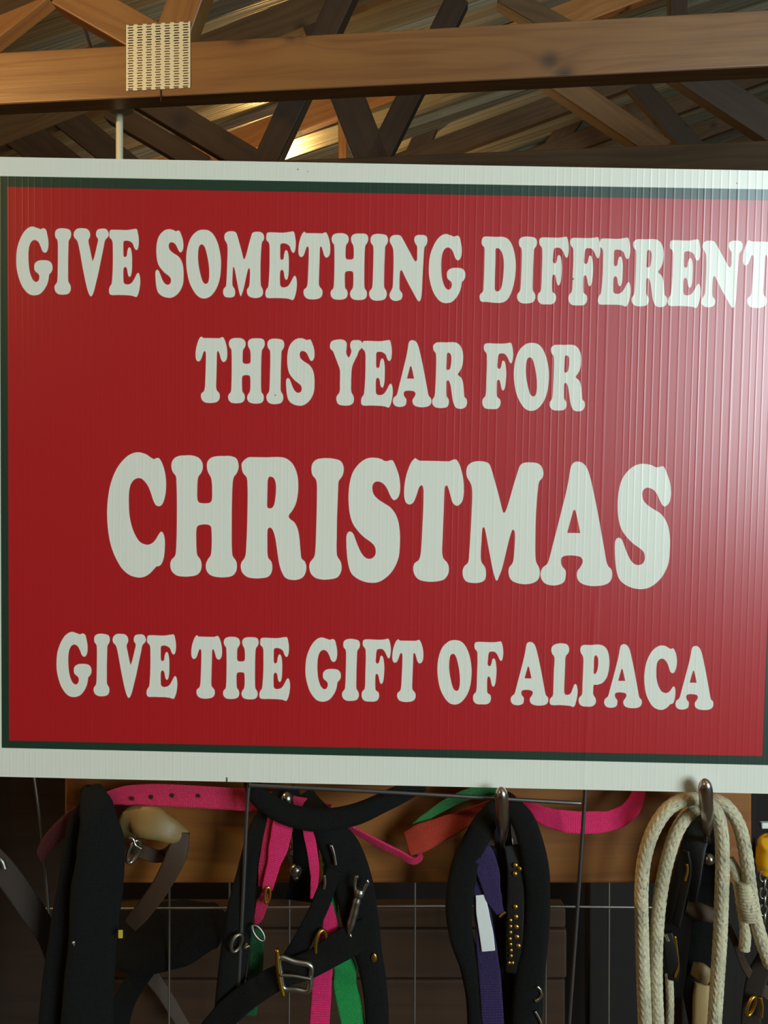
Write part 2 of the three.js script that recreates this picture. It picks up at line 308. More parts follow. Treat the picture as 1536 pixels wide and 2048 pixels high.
// coat hooks: a long upper prong with a bulb end and a short lower prong, on an oval back plate
function hook(label, top, low, dz = 0) {
  const g = thing('coat_hook', label, 'hook', null, 'coat hooks on the pine board');
  const back = new THREE.CylinderGeometry(0.0075, 0.0085, 0.003, 24).rotateX(Math.PI / 2).scale(1, 2.6, 1), B = at(low[0], (top[1] + low[1]) / 2 + 30, RAIL_D - 0.0015);
  part('back_plate', back.translate(B.x, B.y, B.z), M.hook, g);
  const x = top[0], y = top[1];
  part('upper_prong', cordGeo(pts([[low[0], y + 110, RAIL_D - 0.002], [low[0], y + 122, 0.64 + dz * 0.4], [x + 2, y + 118, 0.612 + dz], [x + 3, y + 80, 0.596 + dz], [x + 1, y + 40, 0.588 + dz], [x, y + 18, 0.585 + dz], [x, y + 1, 0.584 + dz]]), [...Array(401)].map((_, i) => { const t = i / 400; return t < 0.5 ? 0.0036 - 0.0016 * t / 0.5 : t < 0.78 ? 0.0020 + 0.0030 * ((t - 0.5) / 0.28) ** 0.8 : t < 0.93 ? 0.0050 : 0.0050 * Math.sqrt(Math.max(0.0004, 1 - ((t - 0.93) / 0.07) ** 2)); }), 240, 20), M.hook, g);
  part('lower_prong', cordGeo(pts([[low[0], low[1] + 28, RAIL_D - 0.002], [low[0], low[1] + 26, 0.645], [low[0], low[1] + 12, 0.632]]), [0.0034, 0.003, 0.0028], 20, 12), M.hook, g);
  const k = at(low[0], low[1], 0.628); part('knob', new THREE.SphereGeometry(0.0052, 24, 16).translate(k.x, k.y, k.z), M.hook, g);
  for (const dy of [0.015, -0.015]) part('screw', new THREE.SphereGeometry(0.0028, 12, 8).scale(1, 1, 0.4).translate(B.x, B.y + dy, B.z + 0.002), M.steelDull, g);
}
hook('metal coat hook that holds the black halter with the purple strap', [1003, 1573], [1018, 1722]);
hook('metal coat hook that holds the pale braided rope', [1411, 1556], [1417, 1718]);
hook('metal coat hook whose knob shows between the pink and black straps', [574, 1583], [592, 1740], 0.034);

// ---------------------------------------------------------------- the sign
const GLYPHS = {
  C: '524,0 647,13 740,41 789,53c 863,42 901,58 940,96 975,150 997,222 995,302 971,367 928,415 874,427 823,418 781,383 735,318 680,261 603,218 526,206 449,223 395,263 372,321 368,401 381,503 421,590 483,662 561,714 677,735 762,722 823,692 884,644 923,629 962,651 982,702 981,767 964,840 926,888 887,905 844,907c 795,933 718,970 625,995 517,1000 393,984 268,938 175,873 82,775 27,666 0,542 0,433 33,302 94,200 186,112 294,50 409,12',
  H: '221,3 328,4 414,22 464,59 473,107 452,144 410,178 397,223 395,282 396,349 412,379 452,390 559,389 596,377 609,347 609,280 604,221 589,180 549,140 531,99 538,54 587,21 673,6 793,3 886,4 959,21 990,58 994,102 968,143 926,177 911,225 904,322 902,501 904,687 911,785 923,822 966,855 984,896 970,949 908,985 781,997 661,993 573,972 530,931 529,886 558,848 594,818 607,765 610,690 605,616 595,582 548,567 454,568 404,580 386,610 385,693 390,767 401,816 442,848 465,886 457,939 406,977 313,993 206,997 98,988 24,951 4,899 20,861 73,827 87,785 95,658 97,471 94,322 88,233 79,177 36,144 13,104 20,59 62,25 128,8',
  R: '99,8 182,3 376,3 570,-1 680,9 771,45 827,96 861,159 872,232 864,306 834,381 780,437 732,474 746,496 816,525 866,573 895,639 911,721 922,780 937,821 983,843 1009,883 999,936 952,977 869,996 771,997 688,980 638,939 602,887 576,821 555,746 528,658 499,606 464,577 436,575 415,588 409,622 411,711 415,785 430,822 476,851 491,896 478,941 430,975 340,988 228,991 117,983 40,952 7,908 15,863 58,829 79,796 87,729 96,602 100,454 101,306 96,217 82,169 32,137 7,93 14,48|446,160 497,173 526,213 531,272 521,339 502,391 467,414 429,415 405,407 402,340 404,251 407,192 421,166',
  I: '493,0 705,5 891,23 972,63 980,108 937,149 846,187 830,236 822,333 808,483 808,633 808,745 830,802 933,850 965,895 938,941 820,983 515,1000 249,993 87,960 18,908 35,862 155,813 185,764 200,636 210,448 211,298 204,216 171,175 76,142 43,97 67,49 176,15 321,3',
  S: '491,0 609,7 694,24 736,26c 829,17 863,32 916,82 965,143 988,208 987,266 959,310 892,336 841,325 797,293 745,246 684,210 599,191 532,193 485,215 475,248 502,291 571,324 690,359 810,391 905,441 967,506 999,593 1003,680 991,775 946,841 864,907 748,959 630,990 512,1000 358,993 204,964 101,921 48,855 19,768 6,680 9,622 39,596 81,591 132,607 176,650 229,708 299,766 377,800 470,805 537,782 554,742 526,702 448,670 328,634 208,581 121,527 68,462 40,382 34,302 51,208 99,128 181,69 289,25 390,4',
  T: '168,2c 237,24c 434,24 737,25c 835,8 881,26 929,77 970,150 988,223 987,296 963,348 919,374 881,383 835,374 796,349 764,298 723,236 697,220 673,233 666,284 662,401 656,549 651,681 649,755 671,806 741,846 767,887 753,939 686,980 549,998 412,1001 274,987 197,951 167,900 185,855 256,825 286,780 298,699 308,551 316,404 316,294 309,243 283,223 248,236 217,280 181,332 144,365 84,379 30,366 -2,326 -9,260 8,179 50,99 109,32',
  M: '162,3 252,5 308,20 338,56 380,144 428,247 471,350 490,394 508,416 530,401 566,326 618,193 670,75 696,30 740,10 824,5 909,12 960,38 984,86 975,126 937,160 924,204 912,315 904,485 906,633 910,745 922,811 958,856 971,900 956,952 895,984 794,997 692,989 617,964 585,919 586,867 631,822 644,763 651,659 648,577 628,554 609,570 573,660 537,771 501,876 464,943 440,972 417,951 383,877 345,759 307,640 282,566 261,539 246,567 240,656 235,753 245,819 290,863 305,915 290,968 228,991 127,994 58,982 21,945 13,897 32,859 78,825 90,754 100,606 108,420 112,295 104,213 83,177 42,133 32,89 45,45 95,15',
  A: '491,0 574,14 633,57 681,136 738,267 796,412 854,572 906,718 935,799 962,835 1002,857 1020,901 1000,952 938,982 811,997 671,993 568,968 528,928 530,880 569,847 601,802 578,769 533,759 456,754 367,757 311,772 300,805 320,842 366,874 372,915 352,966 276,992 175,998 85,984 32,948 17,904 41,859 109,822 139,770 179,667 230,542 287,395 344,249 377,139 398,52 428,15|465,388 488,408 556,572c 378,572c 443,416',
  G: '447,0 584,19 672,36c 765,22 823,44 860,116 890,209 885,301 847,361 789,379 722,355 672,289 609,224 514,195 421,222 363,292 340,398 344,517 369,636 419,728 487,788 562,803 620,773 633,714 595,681 520,648 495,595 513,535 608,495 759,486 910,497 990,545 1000,618 960,665 914,692 897,751 859,831 770,918 657,979 531,1000 393,994 280,955 154,863 67,744 12,612 0,480 26,320 94,201 195,95 321,24',
  V: '237,2 379,11 456,57 470,117 423,184 457,284 509,416 543,483c 586,416 651,269 689,162 637,116 637,56 689,16 779,5 895,5 965,34 998,87 973,127 895,174 857,267 793,428 716,628 626,829 562,950 492,1000 433,964 368,858 264,605 186,379 134,246 95,186 18,140 0,87 44,34 134,6',
  E: '84,12 330,12 589,13 791,-2 878,-2 921,56 951,149 943,243 909,297 857,306 799,271 749,211 648,178 533,172 469,186 461,259 462,353 476,400 520,409 563,392 577,339 614,278 663,269 707,304 736,391 740,498 732,619 695,693 646,702 599,660 576,593 535,560 492,564 466,594 464,714 479,788 537,810 653,807 739,780 825,712 883,658 935,640 984,684 1002,778 971,899 914,980 871,998 741,981 538,974 306,973 60,972 11,945 2,892 31,845 80,811 102,730 122,529 121,328 114,208 85,161 18,128 12,62 35,22',
  O: '497,0 654,15 785,73 891,178 958,296 999,441 996,586 964,719 888,838 772,932 642,986 485,1000 341,968 222,896 103,778 36,646 0,501 6,342 56,210 146,104 289,30 393,6|443,214 513,240 567,312 621,430 656,562 658,694 625,767 566,785 495,762 441,696 388,590 347,459 345,327 375,241',
  N: '170,2 274,13 341,63 439,164 556,281 643,372 691,400c 719,366 719,269 714,173 673,136 638,82 651,29 707,4 810,-2 914,2 971,32 986,85 966,139 916,182 900,268 890,429 877,612 870,784 856,924 827,983 790,998 738,968 631,861 513,744 396,615 337,546 305,532 281,563 274,649 274,756 286,832 344,874 356,917 322,971 219,994 105,989 28,952 12,893 53,839 90,790 99,650 105,489 100,328 82,210 33,151 -6,103 2,50 66,12',
  D: '109,5 248,2 447,6 625,4 766,35 878,115 953,233 995,372 1001,512 975,662 918,803 823,922 707,982 568,1000 368,996 209,986 59,982 17,939 19,880 103,825 115,744 122,572 124,378 123,249 112,169 45,126 36,68 60,24|464,175 544,193 616,256 656,353 665,482 651,622 617,751 560,811 491,824 440,801 431,731 430,570 434,408 432,269 435,193',
  F: '128,13 287,12 513,14 717,11 875,-2 916,11 958,79 982,174 968,258 937,302 899,308 844,269 785,212 703,170 612,163 533,171 501,208 488,293 483,366 523,390 568,387 604,344 630,281 674,268 721,291 760,375 776,470 766,576 748,660 710,708 665,717 622,682 592,619 555,568 509,561 481,588 477,683 482,768 500,815 582,846 614,894 588,957 499,995 317,1001 135,994 42,950 20,887 47,839 109,807 132,728 135,558 141,347 136,242 121,168 48,122 29,69 56,27',
  Y: '257,2 407,8 499,47 507,128 494,186 519,238 575,274c 619,237 647,171 612,112 619,53 678,16 798,8 919,14 986,51 988,117 893,169 836,243 748,332 684,420 664,538 662,671 672,789 734,848 757,907 722,966 618,996 437,1001 285,984 217,933 215,866 304,792 312,674 312,556 300,453 222,350 128,233 81,182 5,146 -12,87 47,28',
  L: '382,1 593,19 672,77 663,142 562,207 549,336 541,557 539,723 564,796 662,810 766,785 845,702 925,637 1004,691 1019,793 976,913 897,997 736,983 398,975 83,976 26,940 35,875 129,828 141,689 146,413 152,229 55,156 38,83 131,27',
  P: '125,11 354,10 620,-1 813,29 932,112 985,243 979,393 918,525 789,611 619,647 505,652 490,718 495,802 575,868 579,943 486,991 296,1002 103,985 24,930 31,863 120,806 130,646 136,401 129,213 36,120 43,45|535,176 602,209 625,284 605,397 552,463 495,469 488,360 491,210',
};
// each letter: left, right, top, bottom in millimetres from the middle of the red field
const LINES = [
  'G:-275.4,-248.6,177.0,127.2 I:-247.4,-234.6,176.1,127.9 V:-233.1,-207.1,176.4,127.0 E:-207.1,-184.0,176.1,126.9 S:-173.1,-152.2,176.4,126.7 O:-150.4,-124.8,176.4,126.6 M:-123.6,-92.9,175.7,127.3 E:-92.2,-69.1,175.7,126.3 T:-68.2,-44.8,176.1,127.1 H:-44.6,-17.3,175.3,126.9 I:-16.5,-2.8,175.1,126.8 N:-1.7,26.0,174.6,126.6 G:26.9,53.7,175.6,125.8 D:64.0,90.2,174.3,126.4 I:91.3,105.5,174.6,126.3 F:106.0,128.9,174.7,125.9 F:128.5,151.6,174.7,125.5 E:150.4,174.0,174.4,125.0 R:174.6,200.5,173.9,125.0 E:201.1,224.7,173.9,124.7 N:225.1,254.3,173.5,125.2 T:254.5,278.2,174.3,125.5',
  'T:-142.9,-119.4,99.2,50.5 H:-119.0,-92.0,98.5,50.4 I:-90.9,-77.6,98.3,50.4 S:-76.4,-55.3,98.9,49.5 Y:-44.1,-20.3,98.5,50.2 E:-21.0,2.3,98.2,49.1 A:1.9,30.2,98.7,49.7 R:31.0,56.7,97.6,49.0 F:67.5,90.3,97.8,49.3 O:90.6,116.3,98.0,48.4 R:117.0,142.9,97.0,48.5',
  'C:-208.0,-164.1,13.5,-79.6 H:-161.1,-110.3,12.1,-78.6 R:-108.7,-60.0,11.6,-79.5 I:-57.9,-32.4,11.5,-78.6 S:-30.5,9.4,12.4,-80.4 T:12.2,56.4,12.9,-78.7 M:55.4,115.0,11.3,-79.6 A:112.8,165.6,12.0,-80.0 S:167.6,208.3,11.1,-81.4',
  'G:-245.9,-219.5,-121.2,-170.5 I:-218.2,-205.5,-122.2,-169.5 V:-203.8,-178.6,-121.9,-170.3 E:-178.2,-155.0,-122.0,-170.5 T:-144.6,-121.4,-121.8,-169.7 H:-120.9,-94.3,-122.5,-169.8 E:-93.6,-70.6,-122.3,-170.3 G:-59.4,-32.8,-121.8,-170.2 I:-32.0,-18.6,-122.5,-169.3 F:-17.6,4.6,-122.0,-169.4 T:5.4,28.7,-121.9,-169.2 O:39.0,64.5,-121.9,-170.4 F:65.4,88.1,-122.3,-169.8 A:93.4,121.4,-122.2,-170.1 L:122.4,143.1,-122.7,-170.4 P:143.9,166.7,-123.2,-169.9 A:162.8,190.8,-122.5,-170.6 C:192.5,216.3,-122.9,-171.3 A:215.6,243.7,-122.8,-170.9',
];

function drawSign() {
  const W = 2048, H = 1540, c = document.createElement('canvas'); c.width = W; c.height = H;
  const g = c.getContext('2d'), k = W / 610, X = (x) => (x + 305) * k, Y = (y) => (229 - y) * k;   // millimetres to pixels
  g.fillStyle = '#ebe9da'; g.fillRect(0, 0, W, H);
  const quad = (col, q) => { g.fillStyle = col; g.beginPath(); q.forEach(([x, y], i) => (i ? g.lineTo(X(x), Y(y)) : g.moveTo(X(x), Y(y)))); g.closePath(); g.fill(); };
  quad('#1f3a2c', [[-287.3, 213.0], [288, 210.2], [287.6, -211.2], [-287.3, -210.2]]);
  quad('#b51a20', [[-281.8, 205.4], [282.3, 202.6], [281.8, -204.6], [-281.8, -204.6]]);
  const trace = (name, [l, r, t, b]) => {
    g.beginPath();
    for (const loop of GLYPHS[name].split('|')) {
      const P = loop.trim().split(/\s+/).map((s) => { const corner = s.endsWith('c'), [u, v] = s.replace('c', '').split(',').map(Number); return [X(l + (r - l) * u / 1000), Y(t + (b - t) * v / 1000), corner]; }), n = P.length;
      g.moveTo(P[0][0], P[0][1]);
      for (let i = 0; i < n; i++) {
        const p0 = P[(i + n - 1) % n], p1 = P[i], p2 = P[(i + 1) % n], p3 = P[(i + 2) % n], d = Math.hypot(p2[0] - p1[0], p2[1] - p1[1]);
        const tan = (a, b, corner) => { if (corner) return [0, 0]; const q = [b[0] - a[0], b[1] - a[1]], m = Math.hypot(...q) || 1; return [q[0] / m * d / 3, q[1] / m * d / 3]; };
        const t1 = tan(p0, p2, p1[2]), t2 = tan(p1, p3, p2[2]);
        g.bezierCurveTo(p1[0] + t1[0], p1[1] + t1[1], p2[0] - t2[0], p2[1] - t2[1], p2[0], p2[1]);
      }
      g.closePath();
    }
    g.fillStyle = '#ebe9da'; g.fill('evenodd');
  };
  for (const line of LINES) for (const item of line.split(' ')) { const [name, box] = item.split(':'); trace(name, box.split(',').map(Number)); }
  g.fillStyle = '#55513c';
  for (const [x, y, r] of [[-69.5, 220.5, 0.5], [-62, 219, 0.35], [132, 144.5, 0.7], [-84, 57, 0.5], [-117.5, -230, 0.9], [248, 214.5, 0.45]]) { g.beginPath(); g.ellipse(X(x), Y(y), r * k * 0.8, r * k, 0.3, 0, 7); g.fill(); }
  const t = new THREE.CanvasTexture(c); t.colorSpace = THREE.SRGBColorSpace; return t;
}
{
  const sign = thing('yard_sign', 'large red and white corrugated plastic yard sign with a thin green border', 'sign', V(0.00315, EYE + 0.02693, -0.58965));
  sign.rotation.set(0.0422, -0.01234, -0.0173, 'YXZ');
  // fluted sheet: the faces sink a little between the flute walls
  const flutes = 108, data = 2048, wob = noise2(40, 1, 77);
  const fluteMap = texture(data, 256, (x, v) => {
    const f = (x * flutes + 0.9 * wob(x, 0)) % 1, wall = Math.exp(-(((f - 0.5) / 0.10) ** 2)), mm = x * 610 - 305, y = v * 458.5 - 229;
    const leg = (c, lean, top) => 0.55 * Math.exp(-(((mm - c - lean * (y + 231)) / 2.2) ** 2)) * Math.min(1, Math.max(0, (top - y) / 40));   // the wire pushes the faces of its flute outwards
    return [0.25 + 0.20 * wall * (0.5 + wob(x * 3, 0)) + leg(-101.5, 0.10, -165) + leg(150, 0.035, -70)];
  }, false, 1, 1);
  const mat = new THREE.MeshPhysicalMaterial({ map: drawSign(), roughness: 0.31, bumpMap: fluteMap, bumpScale: 0.00022, ior: 1.8 }), edge = new THREE.MeshStandardMaterial({ color: 0xe4e2d6, roughness: 0.5 });
  const C = [[-0.305, -0.2316], [0.305, -0.2322], [0.305, 0.2240], [-0.305, 0.2274]], face = (z) => {
    const g = new THREE.BufferGeometry(), N = 60, pos = [], uv = [], idx = [];
    for (let j = 0; j <= 8; j++) for (let i = 0; i <= N; i++) {
      const u = i / N, v = j / 8, x = -0.305 + 0.61 * u, y0 = C[0][1] + (C[1][1] - C[0][1]) * u, y1 = C[3][1] + (C[2][1] - C[3][1]) * u, y = y0 + (y1 - y0) * v;
      pos.push(x, y, z); uv.push(u, (y * 1000 + 229) / 458.5 + (1 - 1) );
    }
    for (let j = 0; j < 8; j++) for (let i = 0; i < N; i++) { const a = j * (N + 1) + i, b = a + N + 1; idx.push(a, a + 1, b, b, a + 1, b + 1); }
    g.setAttribute('position', new THREE.Float32BufferAttribute(pos, 3)); g.setAttribute('uv', new THREE.Float32BufferAttribute(uv, 2)); g.setIndex(idx); g.computeVertexNormals(); return g;
  };
  part('printed_face', face(0), mat, sign, 'printed red front face with white lettering');
  const s = new THREE.Shape(C.map((q) => new THREE.Vector2(...q)));
  part('sheet', new THREE.ExtrudeGeometry(s, { depth: 0.0038, bevelEnabled: false }).translate(0, 0, -0.0040), edge, sign);
  // the wire stake pushed up into the flutes, in the sign's own space
  sign.updateMatrixWorld(true);
  const inv = sign.matrixWorld.clone().invert(), L = (px, py) => { const o = V(0, EYE, 0).applyMatrix4(inv), q = at(px, py, 1).applyMatrix4(inv), t = -(o.z + 0.0021) / (q.z - o.z); return o.lerp(q, t); };
  const r = 0.0015, st = new THREE.MeshStandardMaterial({ color: 0x6f6b68, metalness: 0.9, roughness: 0.42 });
  const legs = mergeGeometries([
    wireGeo([L(516, 1430), L(505, 1520), L(497, 1580), L(486, 1800), L(473, 2050), L(458, 2330)], r, 60, 10),
    wireGeo([L(1187, 1300), L(1177, 1480), L(1170, 1590), L(1156, 1800), L(1138, 2050), L(1118, 2330)], r, 60, 10),
    wireGeo([L(500, 1568).setZ(0.0006), L(780, 1582).setZ(0.0006), L(1160, 1604).setZ(0.0006)], r, 30, 10),
    wireGeo([L(466, 2150).setZ(0.0006), L(1130, 2186).setZ(0.0006)], r, 30, 10)]);
  part('wire_stake', legs, st, sign, 'grey wire stake');
}

// ---------------------------------------------------------------- the tack on the hooks
const strap = (name, parent, path, material, thick, opt, label) => part(name, strapGeo(path, thick, opt), material, parent, label);
const wired = (name, parent, list, d, r, material, seg = 30) => part(name, wireGeo(pts(list, d), r, seg, 10), material, parent);
{
  const g = thing('padded_strap', 'wide black padded strap hanging beside the tan leather noseband', 'strap');
  strap('strap', g, [[186, 1596, 0.640, 40], [184, 1586, 0.622, 46], [194, 1622, 0.614, 66], [202, 1700, 0.611, 92], [194, 1780, 0.610, 100], [186, 1880, 0.610, 92], [178, 1970, 0.611, 96], [172, 2080, 0.612, 100]], M.black, 0.003, { pad: 0.004 });
  strap('under_strap', g, [[176, 1600, 0.634, 30], [158, 1650, 0.628, 44], [146, 1740, 0.624, 50], [134, 1850, 0.623, 62], [122, 1960, 0.623, 70], [112, 2080, 0.624, 72]], M.black, 0.003, { pad: 0.003 });
  strap('keeper', g, [[140, 1878, 0.606, 16], [150, 1880, 0.603, 16], [156, 1896, 0.604, 12]], M.steelDull, 0.001);
  const t = at(241, 1868, 0.604); part('tag', new RoundedBoxGeometry(0.0034, 0.0062, 0.001, 2, 0.0004).translate(t.x, t.y, t.z), new THREE.MeshStandardMaterial({ color: 0xb8a632, roughness: 0.6 }), g, 'small yellow tag');
}
{
  const g = thing('leather_halter', 'brown leather halter with a rolled tan noseband and a bright metal ring', 'halter');
  strap('noseband', g, [[252, 1664, 0.640, 40], [270, 1640, 0.630, 58], [302, 1645, 0.622, 64], [336, 1660, 0.622, 50], [366, 1672, 0.630, 34]], M.tan, 0.004, { pad: 0.004 });
  strap('cheek_strap', g, [[366, 1664, 0.625, 30], [352, 1712, 0.621, 42], [322, 1772, 0.622, 38], [284, 1824, 0.628, 36], [262, 1850, 0.634, 30]], M.brown, 0.004);
  strap('throat_strap', g, [[262, 1690, 0.640, 22], [286, 1704, 0.636, 26], [322, 1712, 0.636, 24], [352, 1690, 0.638, 20]], M.brown, 0.003);
  part('ring', ringGeo(267, 1703, 0.622, 11, 24, 0.35, 0.0016, 0.7), M.steel, g);
  wired('buckle', g, [[258, 1676], [266, 1678], [271, 1690], [283, 1698]], 0.618, 0.0013, M.steel);
}
single('red_strap', strapGeo([[186, 1612, 0.642, 26], [150, 1634, 0.640, 34], [112, 1668, 0.641, 32], [88, 1700, 0.645, 26], [84, 1722, 0.65, 8]], 0.0022), M.darkRed, 'dark red webbing strap half hidden behind the wide black padded strap', 'strap');
{
  const g = thing('worn_strap', 'worn grey-brown strap slanting past the leaning wire at the stall edge', 'strap');
  strap('strap', g, [[-40, 1690, 0.66, 40], [10, 1745, 0.655, 44], [58, 1812, 0.655, 44], [98, 1878, 0.66, 38], [112, 1930, 0.665, 34]], M.greyBrown, 0.004);
  wired('rivet', g, [[-4, 1716], [4, 1722], [10, 1738]], 0.65, 0.0022, M.steelDull);
}
{
  const g = thing('saddle_pad', 'black cloth pad hanging in the shadow behind the wire mesh', 'pad');
  strap('pad', g, [[225, 1878, 0.815, 96], [290, 1878, 0.81, 128], [360, 1866, 0.81, 122], [428, 1850, 0.815, 84], [452, 1846, 0.82, 40]], M.black, 0.006, { pad: 0.006 });
  strap('girth', g, [[300, 1925, 0.82, 40], [250, 2000, 0.82, 44], [225, 2090, 0.82, 50]], M.black, 0.006);
  strap('flap', g, [[290, 1935, 0.825, 30], [330, 1990, 0.825, 26], [372, 2060, 0.825, 24]], M.brown, 0.004);
}
{
  const g = thing('pink_strap', 'pink webbing strap with punched holes stretched between the black straps', 'strap');
  const s = strap('strap', g, [[196, 1612, 0.640, 16, 40], [222, 1596, 0.634, 30, 15], [262, 1590, 0.630, 38, 0], [320, 1590, 0.628, 42], [400, 1594, 0.627, 42], [480, 1599, 0.627, 42], [545, 1605, 0.628, 40], [600, 1612, 0.630, 34], [660, 1622, 0.634, 26]], M.pink, 0.0022);
  for (const [x, y] of [[264, 1597], [302, 1594], [344, 1591], [396, 1592]]) { const e = at(x, y, 0.6262); part('hole', new THREE.CylinderGeometry(0.0017, 0.0017, 0.0008, 14).rotateX(Math.PI / 2).translate(e.x, e.y, e.z), M.darkRed, g); }
}
{
  const g = thing('red_lead', 'red and orange webbing lead folded in a loop over the pine board', 'lead');
  strap('lead', g, [[650, 1632, 0.634, 16, 55], [700, 1656, 0.630, 18, 55], [752, 1684, 0.628, 18, 50], [800, 1708, 0.627, 18, 50], [828, 1722, 0.626, 16, 40], [840, 1714, 0.628, 14, 40], [832, 1702, 0.632, 14, 40], [818, 1698, 0.636, 14, 40]], M.pink, 0.0022);
  strap('fold', g, [[815, 1688, 0.632, 48, -18], [842, 1676, 0.630, 54, -8], [888, 1656, 0.630, 44, 0], [930, 1638, 0.632, 34], [968, 1620, 0.636, 28], [1000, 1606, 0.64, 24]], M.redOrange, 0.0022, {}, 'orange-red end of the lead');
}
single('green_strap', strapGeo([[828, 1650, 0.640, 10, 40], [852, 1634, 0.637, 16, 30], [894, 1608, 0.634, 20, 20], [936, 1589, 0.634, 22, 10], [980, 1580, 0.636, 22], [1010, 1576, 0.64, 18]], 0.002), M.greenPale, 'narrow green strap above the orange-red folded webbing', 'strap');
{
  const g = thing('black_halter', 'black halter with a big silver buckle and a curved padded crown strap', 'halter');
  strap('crown_strap', g, [[498, 1548, 0.612, 30], [516, 1590, 0.607, 38], [560, 1622, 0.603, 42], [630, 1640, 0.601, 44], [706, 1630, 0.601, 42], [776, 1600, 0.604, 38], [846, 1566, 0.610, 32]], M.black, 0.003, { pad: 0.0035 });
  strap('cheek_strap', g, [[590, 1584, 0.640, 30], [556, 1600, 0.624, 38], [524, 1650, 0.616, 44], [498, 1740, 0.613, 46], [480, 1830, 0.612, 56], [466, 1930, 0.612, 56], [448, 2070, 0.613, 50]], M.black, 0.003, { pad: 0.003 });
  strap('cheek_strap', g, [[612, 1590, 0.640, 34], [640, 1640, 0.622, 56], [686, 1708, 0.616, 78], [710, 1780, 0.613, 78], [722, 1850, 0.612, 72], [742, 1930, 0.612, 52], [752, 2000, 0.612, 48], [756, 2080, 0.613, 46]], M.black, 0.003, { pad: 0.003 });
  strap('brow_strap', g, [[604, 1640, 0.630, 44], [612, 1720, 0.634, 52], [600, 1800, 0.638, 60]], M.black, 0.003);
  strap('chin_strap', g, [[668, 1740, 0.610, 30], [640, 1812, 0.606, 36], [606, 1880, 0.605, 38], [578, 1930, 0.607, 40], [566, 1960, 0.609, 40]], M.black, 0.003);
  strap('noseband', g, [[410, 2080, 0.606, 52], [462, 2020, 0.603, 52], [520, 1976, 0.600, 48], [566, 1950, 0.598, 46], [622, 1928, 0.597, 50], [684, 1890, 0.599, 58], [738, 1862, 0.604, 54]], M.black, 0.0035);
  const D = 0.592, frame = [[560, 1916], [592, 1924], [622, 1932], [621, 1956], [617, 1981], [592, 1979], [568, 1976], [562, 1946]];
  part('buckle', cordGeo(pts(frame, D), 0.0021, 90, 10, true), M.steel, g, 'square silver buckle');
  wired('buckle_bar', g, [[554, 1898], [556, 1930], [562, 1970], [567, 1992]], D - 0.001, 0.0019, M.brass);
  wired('buckle_tongue', g, [[560, 1950], [590, 1952], [622, 1958]], D - 0.0026, 0.0012, M.steelDull);
  part('ring', ringGeo(642, 1886, 0.600, 11, 26, 0.12, 0.0014, 0.5), M.brass, g);
  part('ring', ringGeo(517, 1866, 0.604, 8, 18, -0.65, 0.0011, 0.9), M.steelDull, g);
  part('ring', ringGeo(474, 1886, 0.603, 11, 18, 0.3, 0.0013, 0.6), M.steelDull, g);
  wired('ring', g, [[663, 1690], [668, 1706], [672, 1730]], 0.607, 0.0012, M.steel);
  wired('ring', g, [[649, 1750], [650, 1768], [648, 1778]], 0.606, 0.0012, M.steel);
  wired('ring', g, [[494, 1886], [490, 1896], [500, 1892]], 0.602, 0.0010, M.steel);
  const e = at(748, 1916, 0.607); part('rivet', new THREE.SphereGeometry(0.0024, 14, 10).scale(1, 1.5, 0.4).translate(e.x, e.y, e.z), M.brass, g);
}
{
  const g = thing('snap_hook', 'small silver swivel snap hook clipped to the black halter', 'snap hook'), d = 0.601;
  part('body', cordGeo(pts([[717, 1792], [713, 1806], [708, 1828], [702, 1850], [698, 1868]], d), [0.0022, 0.0032, 0.0029, 0.0032, 0.0030, 0.0032, 0.0026, 0.0014], 60, 14), M.steel, g);
  part('collar', cordGeo(pts([[721, 1778], [719, 1786], [716, 1795]], d), [0.0028, 0.0038, 0.0038, 0.0028], 20, 14), M.steelDull, g);
  part('swivel_eye', cordGeo(pts([[712, 1788], [710, 1770], [713, 1754], [717, 1753]], d), 0.0013, 30, 10), M.steel, g);
  part('swivel_eye', cordGeo(pts([[726, 1784], [731, 1774], [736, 1764], [733, 1760]], d), 0.0013, 30, 10), M.steel, g);
  part('jaw', cordGeo(pts([[698, 1866], [702, 1874], [700, 1882], [692, 1876]], d), 0.0013, 24, 10), M.steel, g);
}
{
  const g = thing('pink_lead', 'hot pink webbing lead hanging behind the big silver buckle', 'lead');
  strap('fold', g, [[575, 1622, 0.618, 34], [566, 1650, 0.609, 42], [558, 1690, 0.607, 40], [546, 1735, 0.606, 26], [537, 1768, 0.605, 24], [534, 1784, 0.607, 18]], M.pinkHot, 0.0022);
  strap('fold', g, [[548, 1636, 0.614, 26], [540, 1680, 0.611, 30], [530, 1730, 0.610, 26], [526, 1772, 0.610, 20]], M.magenta, 0.0022);
  strap('tail', g, [[530, 1786, 0.612, 14], [524, 1808, 0.612, 24], [518, 1832, 0.613, 20], [514, 1846, 0.614, 10]], M.magenta, 0.0022);
  strap('fold', g, [[610, 1648, 0.610, 16], [620, 1680, 0.608, 22], [628, 1730, 0.607, 20], [629, 1764, 0.607, 16], [623, 1796, 0.608, 7]], M.pinkHot, 0.0022);
  strap('lead', g, [[652, 1790, 0.611, 8], [657, 1820, 0.610, 22], [660, 1850, 0.609, 30], [654, 1890, 0.608, 34], [646, 1940, 0.608, 38], [642, 2000, 0.608, 40], [637, 2080, 0.608, 40]], M.pinkHot, 0.0022);
  part('ring', ringGeo(535, 1790, 0.604, 5, 16, 0.1, 0.0013, 0.3), M.brass, g);
}
